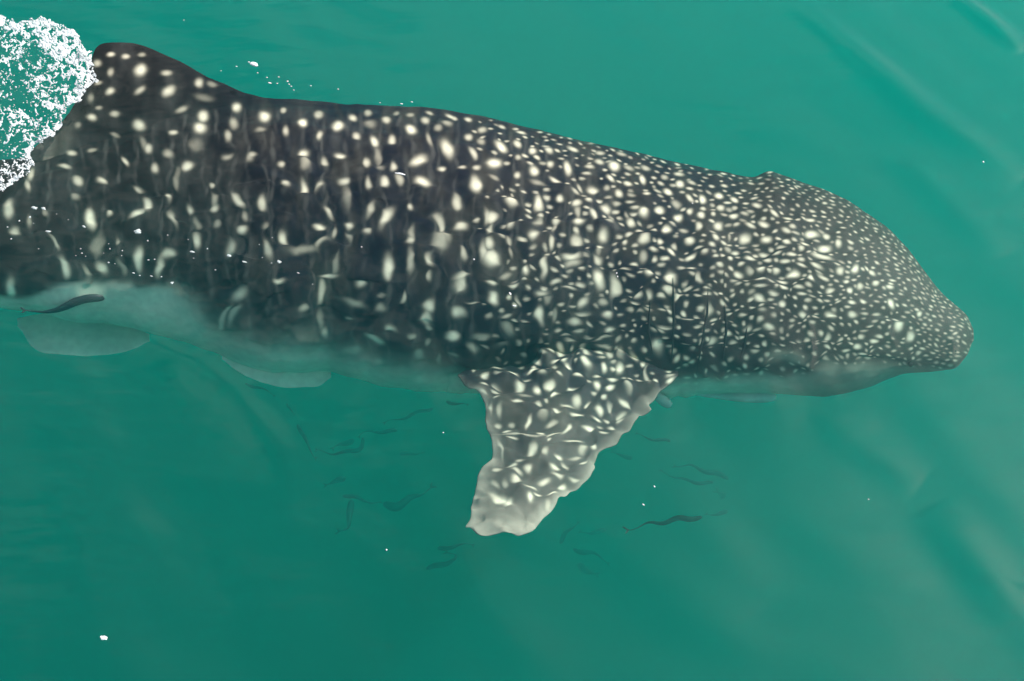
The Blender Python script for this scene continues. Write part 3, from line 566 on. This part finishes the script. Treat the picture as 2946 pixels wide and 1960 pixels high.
# gill slits: thin dark grooves that follow the flank
def surf(xp, yp, lift=.003):
    yt, yb = top_y(np.array([xp]))[0], bot_y(np.array([xp]))[0]
    ym, hy = .5*(yt+yb), .5*(yb-yt)
    ths = np.linspace(-1.55, 1.55, 400); Pp, py = body_point(np.full(400, float(xp)), ths)
    i = int(np.argmin(np.abs(py-yp)))
    d = CAM-Pp[i]; d /= np.linalg.norm(d)
    return Pp[i]+d*lift
def ribbon(name, pts, wmax, mat, lift=.004):
    # a thin leaf-shaped strip lying on the body, with a raised middle
    n = 16
    a = np.array(pts, float); tt = np.linspace(0, len(a)-1, n)
    xs_ = np.interp(tt, np.arange(len(a)), a[:, 0]); ys_ = np.interp(tt, np.arange(len(a)), a[:, 1])
    vs = []
    for i, (x, y) in enumerate(zip(xs_, ys_)):
        wv = wmax*math.sin(math.pi*(i+.4)/(n-.2))
        for k, lf in ((-1, .0005), (0, lift), (1, .0005)):
            vs.append(surf(x+k*wv, y, lf))
    return mesh_obj(name, np.array(vs)-base, grid_faces(n, 3), mat, shark)
K = 1.25
for pts in ([(1497*K, 690*K), (1492*K, 760*K), (1502*K, 815*K)], [(1549*K, 640*K), (1551*K, 740*K), (1545*K, 845*K)],
            [(1630*K, 646*K), (1628*K, 720*K), (1613*K, 800*K), (1602*K, 868*K)], [(1668*K, 700*K), (1672*K, 760*K), (1662*K, 845*K)],
            [(1720*K, 752*K), (1712*K, 800*K), (1694*K, 860*K)]):
    ribbon('gill_slit', pts, 3.6, M_SLIT)
# mouth corner: the dark line of the wide mouth under the snout
ribbon('mouth', [(2600, 1046), (2660, 1051), (2706, 1049), (2736, 1042)], 3.0, M_SLIT)
def ico(n=2):
    import bmesh
    bm = bmesh.new(); bmesh.ops.create_icosphere(bm, subdivisions=n, radius=1)
    v = np.array([q.co[:] for q in bm.verts]); f = np.array([[q.index for q in p.verts] for p in bm.faces]); bm.free()
    return v, f
ICO2 = ico(2); ICO1 = ico(1); ICO3 = ico(3)
pe = surf(2096*1.25, 838*1.25, .004)-base
mesh_obj('eye', ICO2[0]*np.array([.012, .012, .012])+pe, ICO2[1], M_EYE, shark)

# ------------------------------------------------------------------ fish under the shark
def make_fish(name, pts, width, z, mat, label, group=None, tail=1.0, cat='fish'):
    """pts: photograph pixels from snout to tail; width in photograph pixels at the thickest"""
    a = np.array(pts, float); n = 30
    seg = np.concatenate([[0], np.cumsum(np.hypot(*np.diff(a, axis=0).T))]); tt = np.linspace(0, seg[-1], n)
    # smooth the polyline
    xs_ = smooth_interp(tt, list(zip(seg, a[:, 0])), seg[-1]/9); ys_ = smooth_interp(tt, list(zip(seg, a[:, 1])), seg[-1]/9)+4*np.sin(tt/13+a[0, 0])*(z < -1)
    Pm = at(xs_, ys_, np.full(n, z)+.02*np.sin(tt/40))
    px2m = np.linalg.norm(at(np.array([1473.]), np.array([980.]), np.array([z]))-at(np.array([1474.]), np.array([980.]), np.array([z])))
    T = np.gradient(Pm, axis=0); T /= np.linalg.norm(T, axis=1, keepdims=True)
    up = np.array([0, 0, 1.]); side = np.cross(T, up); side /= np.linalg.norm(side, axis=1, keepdims=True); upv = np.cross(side, T)
    s = np.linspace(0, 1, n)
    r = np.sin(np.pi*np.clip(s/.9, 0, 1)**.62)**.8*(1-.45*s)
    r = np.where(s > .86, .12+0*r, np.maximum(r, .12)); r[0] = .02
    m = 12; an = np.linspace(0, 2*math.pi, m, endpoint=False)
    W = width*px2m*.5*r
    rings = Pm[:, None, :]+side[:, None, :]*(np.cos(an)[None, :, None]*W[:, None, None])+upv[:, None, :]*(np.sin(an)[None, :, None]*(W*1.15)[:, None, None])
    V_ = [rings.reshape(-1, 3)]; F_ = [grid_faces(n, m, wrap=True)]
    # forked tail: two blades
    hw = width*px2m*.62*tail; e = Pm[-1]; back = T[-1]
    off = n*m
    for sg in (1, -1):
        q = [e-back*hw*.7, e+back*hw*.25, e+back*hw*1.25+side[-1]*sg*hw, e+back*hw*.7+side[-1]*sg*hw*1.05]
        th_ = upv[-1]*hw*.08
        vv = np.array([p+th_ for p in q]+[p-th_ for p in q])
        V_.append(vv)
        F_.append(np.array([[0, 1, 2, 3], [7, 6, 5, 4], [0, 4, 5, 1], [1, 5, 6, 2], [2, 6, 7, 3], [3, 7, 4, 0]])+off); off += 8
    c0 = Pm.mean(0)
    o = mesh_obj(name, np.concatenate(V_)-c0, np.concatenate(F_), mat); o.location = c0
    tag(o, label, cat, group)
    return o
A_ = lambda L: [(600+x/2.412, 1050+y/2.412) for x, y in L]
B_ = lambda L: [(1500+x/2.614, 1150+y/2.614) for x, y in L]
G = 'slender dark fish swimming below the shark'
FISH = [
 (A_([(250, 125), (350, 160), (460, 210)]), 9, -1.15, 'thin dark fish just right of the pale ripple below the pelvic fin'),
 (A_([(540, 260), (570, 300), (595, 355)]), 8, -1.5, 'short faint fish pointing down, above the long straight dark fish'),
 (A_([(615, 400), (660, 500), (745, 655)]), 13, -1.15, 'long straight dark fish slanting down to the right, left of the curled fish'),
 (A_([(1570, 290), (1440, 340), (1300, 380), (1210, 405)]), 12, -1.35, 'long dark fish rising to the right towards the root of the pectoral fin'),
 (A_([(1320, 465), (1170, 458), (1060, 475), (1040, 500)]), 12, -1.35, 'dark fish lying level, upper arm of the hook shape in mid water'),
 (A_([(1065, 500), (1080, 560), (1000, 605), (860, 615), (740, 595)]), 14, -1.3, 'long curled dark fish bent like a hook left of the pectoral fin'),
 (A_([(1010, 510), (940, 550), (860, 580)]), 18, -1.6, 'stubby blurred fish inside the bend of the curled fish'),
 (A_([(955, 795), (880, 812), (810, 825)]), 18, -1.35, 'short plump dark fish alone above the fish that hangs head down'),
 (A_([(995, 925), (975, 1050), (975, 1120), (895, 1165)]), 22, -1.35, 'dark fish hanging almost vertically, lowest of the fish left of the fin'),
 (A_([(920, 895), (1050, 935), (1200, 962)]), 12, -1.4, 'thin dark fish running right from the top of the vertical fish'),
 (A_([(1200, 975), (1300, 985), (1400, 930), (1560, 850)]), 26, -1.4, 'thickest dark fish, curving up to the right towards the fin edge'),
 (A_([(1580, 1285), (1700, 1255), (1840, 1245)]), 13, -1.3, 'dark fish directly under the rounded tip of the pectoral fin'),
 (A_([(1500, 1425), (1640, 1375), (1735, 1345), (1690, 1300), (1640, 1290)]), 16, -1.4, 'bent dark fish, the lowest one below the pectoral fin tip'),
 (A_([(1320, 630), (1400, 615), (1490, 605)]), 13, -1.9, 'very faint level fish between the curled fish and the fin edge'),
 (B_([(1130, 320), (1000, 297), (860, 262)]), 10, -1.15, 'short sharp dark fish just right of the front edge of the pectoral fin'),
 (B_([(1570, 597), (1400, 540), (1250, 492), (1140, 497)]), 15, -1.4, 'upper dark fish of the crossing pair right of the pectoral fin'),
 (B_([(1460, 635), (1200, 605), (1090, 550), (1040, 540)]), 11, -1.35, 'lower thin fish of the crossing pair right of the pectoral fin'),
 (B_([(1560, 850), (1470, 855), (1390, 862)]), 13, -1.5, 'short dark fish swimming ahead of the long brownish fish'),
 (B_([(380, 1130), (520, 1145), (660, 1225)]), 14, -1.7, 'faint fish arched downwards, right of the pectoral fin tip'),
 (B_([(430, 1235), (490, 1280), (570, 1325)]), 22, -2.1, 'blurred deep fish, lowest of those right of the pectoral fin tip'),
 (B_([(640, 990), (540, 992), (440, 1002)]), 14, -1.9, 'faint level fish left of the tail of the long brownish fish'),
 (B_([(290, 1085), (330, 1010), (430, 915)]), 14, -1.7, 'faint fish slanting up to the right beside the fin tip'),
 (B_([(840, 450), (760, 410), (680, 402)]), 13, -1.8, 'faint fish close to the middle of the fin\'s front edge'),
 (B_([(1530, 745), (1500, 700), (1470, 680)]), 24, -2.2, 'deep blurred fish below the crossing pair'),
 ([(1282, 1153), (1310, 1160), (1346, 1168)], 10, -1.0, 'small dark fish tucked under the rear corner of the pectoral fin'),
]
for pts, wd, z, lab in FISH: make_fish('slender_fish', pts, wd*1.0, z*2.3, M_FISH, lab, G, tail=.6)
make_fish('slender_fish', B_([(1380, 897), (1250, 885), (1080, 920), (900, 940), (780, 998)]), 16, -1.15, plain_material('brownish fish skin', (.06, .055, .04), .5, .3, 14),
          'long brownish fish with a pale snout in open water right of the fin tip', G)
# remoras that keep close to the belly
r_ = make_fish('remora', [(x*1.25, y*1.25) for x, y in [(250, 686), (215, 684), (180, 690), (150, 708), (110, 720), (50, 714)]], 30, -.48, M_REMORA,
          'dark remora hugging the pale belly below the tail end of the shark', 'remoras swimming with the shark', tail=.5, cat='remora')
make_fish('remora', [(x*1.25, y*1.25) for x, y in [(1795, 915), (1740, 913), (1660, 910), (1590, 905), (1540, 890)]], 38, -.72, M_PALEFISH,
          'pale remora with a grey back under the throat of the shark', 'remoras swimming with the shark', tail=.4, cat='remora')
make_fish('remora', [(x*1.25, y*1.25) for x, y in [(1548, 936), (1528, 924), (1500, 900), (1460, 872)]], 32, -.62, M_PALEFISH,
          'pale stout remora peeking out at the front root of the pectoral fin', 'remoras swimming with the shark', tail=.3, cat='remora')

# ------------------------------------------------------------------ foam where the dorsal fin breaks the surface
FO = np.array([(-60, 20), (0, 36), (40, 46), (95, 40), (120, 52), (160, 66), (190, 98), (206, 120), (215, 152), (228, 182), (205, 205), (180, 238), (150, 250), (145, 285), (118, 312), (82, 335), (74, 352), (80, 375), (64, 402),
               (30, 425), (0, 440), (-60, 450)])*1.25
def inside_poly(x, y, poly):
    c = np.zeros(x.shape, bool); n = len(poly)
    for i in range(n):
        x0, y0 = poly[i]; x1, y1 = poly[(i+1) % n]
        m_ = ((y0 > y) != (y1 > y)) & (x < (x1-x0)*(y-y0)/(y1-y0+1e-12)+x0)
        c ^= m_
    return c
def edge_dist(x, y, poly):
    best = np.full(x.shape, 1e9)
    for i in range(1, len(poly)-1):
        a, b = poly[i-1], poly[i]; ab = b-a; L = (ab**2).sum()
        t = np.clip(((x-a[0])*ab[0]+(y-a[1])*ab[1])/L, 0, 1)
        best = np.minimum(best, np.hypot(x-a[0]-t*ab[0], y-a[1]-t*ab[1]))
    return best
n = 120000
fx = RNG.uniform(-70, 300, n); fy = RNG.uniform(20, 560, n)
jx = fx+7*vnoise(fx/9, fy/9, 71)+10*vnoise(fx/30, fy/30, 70); jy = fy+7*vnoise(fx/9, fy/9, 72)+8*vnoise(fx/30, fy/30, 69)
ins = inside_poly(jx, jy, FO); fx, fy = fx[ins], fy[ins]
ed = edge_dist(fx, fy, FO)
lac = 1-np.abs(vnoise(fx/16+fy/60, fy/13, 73))*1.9                    # lacy threads
lac2 = 1-np.abs(vnoise(fx/8, fy/8, 78))*1.9
big = .5+.5*vnoise(fx/55, fy/55, 74)
dens = .10+.42*np.clip(lac, 0, 1)*np.clip(lac2, 0, 1)+.9*np.exp(-(ed/26)**1.5)*np.clip(lac2+.35, 0, 1)+.45*big*np.clip(lac2+.2, 0, 1)*np.exp(-((fx-130)/110)**2-((fy-150)/90)**2)
dens *= np.where((fx < 110) & (fy > 200) & (ed > 30), .5, 1)
dens *= np.clip(.45+1.3*vnoise(fx/15, fy/13, 91)+.5*np.exp(-ed/20), .04, 1.6)
keep = RNG.uniform(0, 1, len(fx)) < dens*.12
fx, fy = fx[keep], fy[keep]; ed = ed[keep]
cen = at(fx, fy, .004+.012*RNG.uniform(0, 1, len(fx))+.018*np.clip(vnoise(fx/30, fy/30, 76), 0, 1))
tv = np.array([(1, 0, 0), (-1, 0, 0), (0, 1, 0), (0, -1, 0), (0, 0, 1), (0, 0, -1)], float)
tf = np.array([(0, 2, 4), (2, 1, 4), (1, 3, 4), (3, 0, 4), (2, 0, 5), (1, 2, 5), (3, 1, 5), (0, 3, 5)])
sz = .0013+.0048*RNG.uniform(0, 1, len(fx))**3
sc3 = sz[:, None]*RNG.uniform(.6, 1.5, (len(fx), 3)); sc3[:, 2] *= .55
ang = RNG.uniform(0, 6.28, len(fx)); ca, sa = np.cos(ang), np.sin(ang)
vv = tv[None]*sc3[:, None, :] + RNG.normal(0, .32, (len(fx), 6, 3))*sz[:, None, None]
vx = vv[..., 0]*ca[:, None]-vv[..., 1]*sa[:, None]; vy = vv[..., 0]*sa[:, None]+vv[..., 1]*ca[:, None]
vv = np.stack([vx, vy, vv[..., 2]], -1)+cen[:, None, :]
ff = (tf[None]+(np.arange(len(fx))*6)[:, None, None]).reshape(-1, 3)
print('foam bits', len(fx))
# the lacy sheet of foam itself: a bumpy skin with many holes
gx_ = np.arange(-75, 292, 1.5); gy_ = np.arange(22, 556, 1.5); FX, FY = np.meshgrid(gx_, gy_)
JX = FX+7*vnoise(FX/9, FY/9, 71)+10*vnoise(FX/30, FY/30, 70); JY = FY+7*vnoise(FX/9, FY/9, 72)+8*vnoise(FX/30, FY/30, 69)
ED = np.where(inside_poly(JX, JY, FO), edge_dist(JX, JY, FO), -1)
WX = FX+7*vnoise(FX/10, FY/10, 101); WY = FY+7*vnoise(FX/10, FY/10, 102)
L1 = 1-2.2*np.abs(vnoise(WX/19, WY/16, 103)); L2 = 1-2.2*np.abs(vnoise(WX/8, WY/7.5, 104)); L3 = vnoise(FX/2.6, FY/2.6, 105)
DM = .20*vnoise(FX/42, FY/42, 106)+.42*np.exp(-(np.maximum(ED, 0)/20)**1.3)+.42*np.exp(-((FX-150)/75)**2-((FY-120)/65)**2)+.25*np.exp(-((FX-215)/60)**2-((FY-195)/50)**2)-.42*np.exp(-((FX-100)/28)**2-((FY-150)/38)**2)-.28*np.exp(-((FX-40)/60)**2-((FY-270)/55)**2)
LACE = .36*L1+.36*L2+.24*L3+.03+DM
HF = .004+.008*np.clip(LACE-.25, 0, 1)+.0014*vnoise(FX/4, FY/4, 107)+.0007*L3+.012*np.clip(vnoise(FX/30, FY/30, 76), 0, 1)
lp = at(FX, FY, HF)
gf = grid_faces(len(gy_), len(gx_)); okv = ((ED > 0) & (LACE > .37)).ravel()
gf = gf[okv[gf].sum(1) >= 3]
used = np.unique(gf); remap = np.zeros(FX.size, int); remap[used] = np.arange(len(used))
lv = lp.reshape(-1, 3)[used]; gf = remap[gf]
fq = np.concatenate([gf[:, [0, 1, 2]], gf[:, [0, 2, 3]]])
allv = np.concatenate([lv, vv.reshape(-1, 3)]); allf = np.concatenate([fq, ff+len(lv)])
foam = mesh_obj('foam', allv, allf, M_SPRAY, smooth=True)
tag(foam, 'crumbly white foam splashed over the dorsal fin at the upper left corner', 'foam', kind='stuff')

# ------------------------------------------------------------------ single bubbles, flecks of foam afloat and one glint sliver
def bubble(px, py, rx, ry, ang, label, group=None, mat=None, name='bubble'):
    flank = px < 900 and 480 < py < 900
    if flank: rx, ry, mat = rx*.8, ry*.8, M_BUBBLE
    r = random.Random(int(px*13+py*7))
    c = at(float(px), float(py), .003)
    k = .00129*.74
    vs, fs, off = [], [], 0
    big_ = max(rx, ry) > 6
    parts = [(0, 0, 1, 1)] if not big_ else [(0, 0, .8, .8)]+[(r.uniform(-.8, .8), r.uniform(-.7, .7), r.uniform(.22, .42), r.uniform(.22, .42)) for _ in range(12)]
    src = ICO2 if big_ else ICO1
    a = math.radians(-ang)
    for (ox, oy, sx, sy) in parts:
        v_ = src[0].copy()
        v_ = v_*(1+.18*np.array([r.uniform(-1, 1) for _ in range(len(v_))]))[:, None]
        x = v_[:, 0]*rx*k*sx+ox*rx*k; y = v_[:, 1]*ry*k*sy*1.2+oy*ry*k; z = v_[:, 2]*min(rx, ry)*k*.7*max(sx, .4)
        vs.append(np.stack([x*math.cos(a)-y*math.sin(a), x*math.sin(a)+y*math.cos(a), z], -1)); fs.append(src[1]+off); off += len(v_)
    o = mesh_obj(name, np.concatenate(vs), np.concatenate(fs), mat or M_FOAM)
    o.location = c
    return tag(o, label, 'bubble', group)
def q(ox, oy, s): return lambda x, y: (ox+x/s, oy+y/s)
Q2 = q(0, 450, 2.8); Q3 = q(660, 250, 2.8); Q4 = q(660, 700, 2.8); Q10 = q(600, 100, 3.367)
SOLO = [
 (*Q2(275, 415), 16, 9, 20, 'left one of the two joined bubbles below the foam at the left edge'),
 (*Q2(350, 420), 13, 9, 15, 'right one of the two joined bubbles below the foam at the left edge'),
 (*Q2(1110, 605), 19, 15, 0, 'largest round bubble over the shark\'s dark rear flank'),
 (*Q2(390, 605), 15, 6, 10, 'flat elongated bubble beside a slanting cream streak near the left edge'),
 (*Q2(675, 565), 12, 5, 45, 'slanted oval bubble at the lower left of a bright cream spot on the rear flank'),
 (*Q2(1385, 1020), 8, 7, 0, 'bubble on the lower edge of the dark flank above the pale belly'),
 (*Q2(1550, 770), 13, 6, 15, 'white flat bubble under an upright cream bar on the flank'),
 (*Q2(1845, 800), 13, 8, 20, 'bright bubble at the foot of the ring shaped ripple on the flank'),
 (*Q3(400, 1410), 12, 9, 40, 'rounded bubble on the flank, rightmost of the scattered bubble trail\'s large ones'),
 (*Q3(555, 1500), 8, 3, 20, 'small flat bubble at the right end of the bubble trail'),
 (*Q10(440, 285), 20, 11, 25, 'lone large fleck of white foam on the open water above the shark\'s back'),
 (*Q10(595, 468), 9, 3, 15, 'largest of the small flecks between the lone foam fleck and the shark\'s back'),
 (298, 1835, 12, 8, 0, 'white fleck of foam alone in the dark water at the lower left'),
 (2829, 466, 4, 4, 0, 'bright dot of foam alone on the water right of the head'),
 (*Q3(1380, 700), 22, 4, 15, 'glint modelled as a bright white sliver on the water over the middle of the back'),  # solid white piece in place of a glint, no bubble
]
for s in SOLO: bubble(*s)
for x, y, rx, ry, a in [(240, 490, 7, 6, 0), (155, 520, 6, 5, 0), (60, 570, 6, 4, 30), (90, 665, 6, 4, 0), (1190, 680, 5, 4, 0), (1350, 635, 4, 3, 0), (875, 705, 4, 2, 20), (885, 745, 4, 4, 0), (985, 760, 4, 4, 0), (980, 800, 3, 3, 0),
                        (1195, 835, 7, 3, 0), (1245, 830, 5, 3, 0), (875, 855, 6, 4, 0), (1075, 940, 8, 4, 10), (1125, 960, 6, 3, 15), (1220, 965, 8, 3, 20), (1300, 970, 5, 3, 0), (1515, 670, 4, 2, 0), (1670, 745, 4, 4, 0), (1970, 850, 12, 4, 25),
                        (1735, 915, 5, 3, 0), (650, 745, 5, 3, 20), (660, 780, 6, 3, 20), (610, 800, 4, 2, 0), (690, 805, 4, 2, 0), (550, 510, 4, 2, 0), (455, 465, 4, 2, 10), (835, 780, 3, 2, 0), (925, 865, 3, 2, 0), (1560, 820, 5, 2, 10), (310, 745, 5, 2, 30), (270, 540, 4, 2, 10)]:
    X_, Y_ = Q2(x, y)
    lab = ('tiny bubble in the loose cluster just below the two joined bubbles near the left edge' if X_ < 175 and Y_ < 660 else
           'tiny bubble in the sparse middle of the trail, left of the largest round bubble' if X_ < 290 else
           'tiny bubble in the short column below and left of the largest round bubble' if X_ < 380 else
           'tiny bubble in the row along the lower flank right below the largest round bubble' if X_ < 520 else
           'tiny bubble at the right end of the trail over the shark\'s rear flank')
    bubble(X_, Y_, rx, ry, a, lab, 'tiny bubbles over the rear flank')
for x, y, rx, ry, a in [(115, 1410, 10, 4, 25), (340, 1420, 5, 2, 0), (265, 1375, 4, 2, 0), (345, 1215, 4, 2, 0), (240, 1270, 3, 2, 0), (1065, 1290, 4, 2, 30), (1970, 1390, 4, 3, 30), (670, 1590, 4, 2, 0)]:
    bubble(*Q3(x, y), rx, ry, a, 'tiny bubble at the right end of the trail over the shark\'s rear flank' if x < 800 else 'lone tiny bubble over the shark\'s flank above the rear edge of the pectoral fin', 'tiny bubbles over the rear flank')
for x, y, rx, ry in [(390, 265, 6, 3), (475, 370, 4, 2), (565, 415, 5, 2), (680, 410, 5, 2), (665, 472, 5, 2), (765, 452, 5, 3), (780, 480, 5, 2), (800, 500, 5, 2), (825, 537, 4, 2), (270, 307, 5, 2), (990, 495, 5, 1.6), (1255, 528, 5, 2), (1870, 670, 8, 2), (1970, 652, 6, 2), (1660, 660, 4, 1.6), (120, 350, 3, 1.5)]:
    bubble(*Q10(x, y), rx, ry, 15, 'tiny fleck of foam on open water along the upper edge of the shark\'s back', 'tiny foam flecks above the back')
for x, y, rx, ry, a in [(1883, 1400, 5, 2, 60), (1851, 1452, 6, 2, 45), (1112, 1582, 3, 3, 0), (1992, 585, 3, 2, 0), (1774, 786, 3, 3, 0), (1777, 796, 2, 4, 0), (1468, 845, 7, 3, 50), (1480, 880, 8, 3, 10), (1275, 1245, 3, 2, 0), (2499, 1437, 2, 2, 0), (529, 58, 2, 2, 0), (364, 2033, 2, 2, 0)][:11]:
    bubble(x, y, rx, ry, a, 'minute white speck drifting alone on the water surface', 'minute specks on the water')
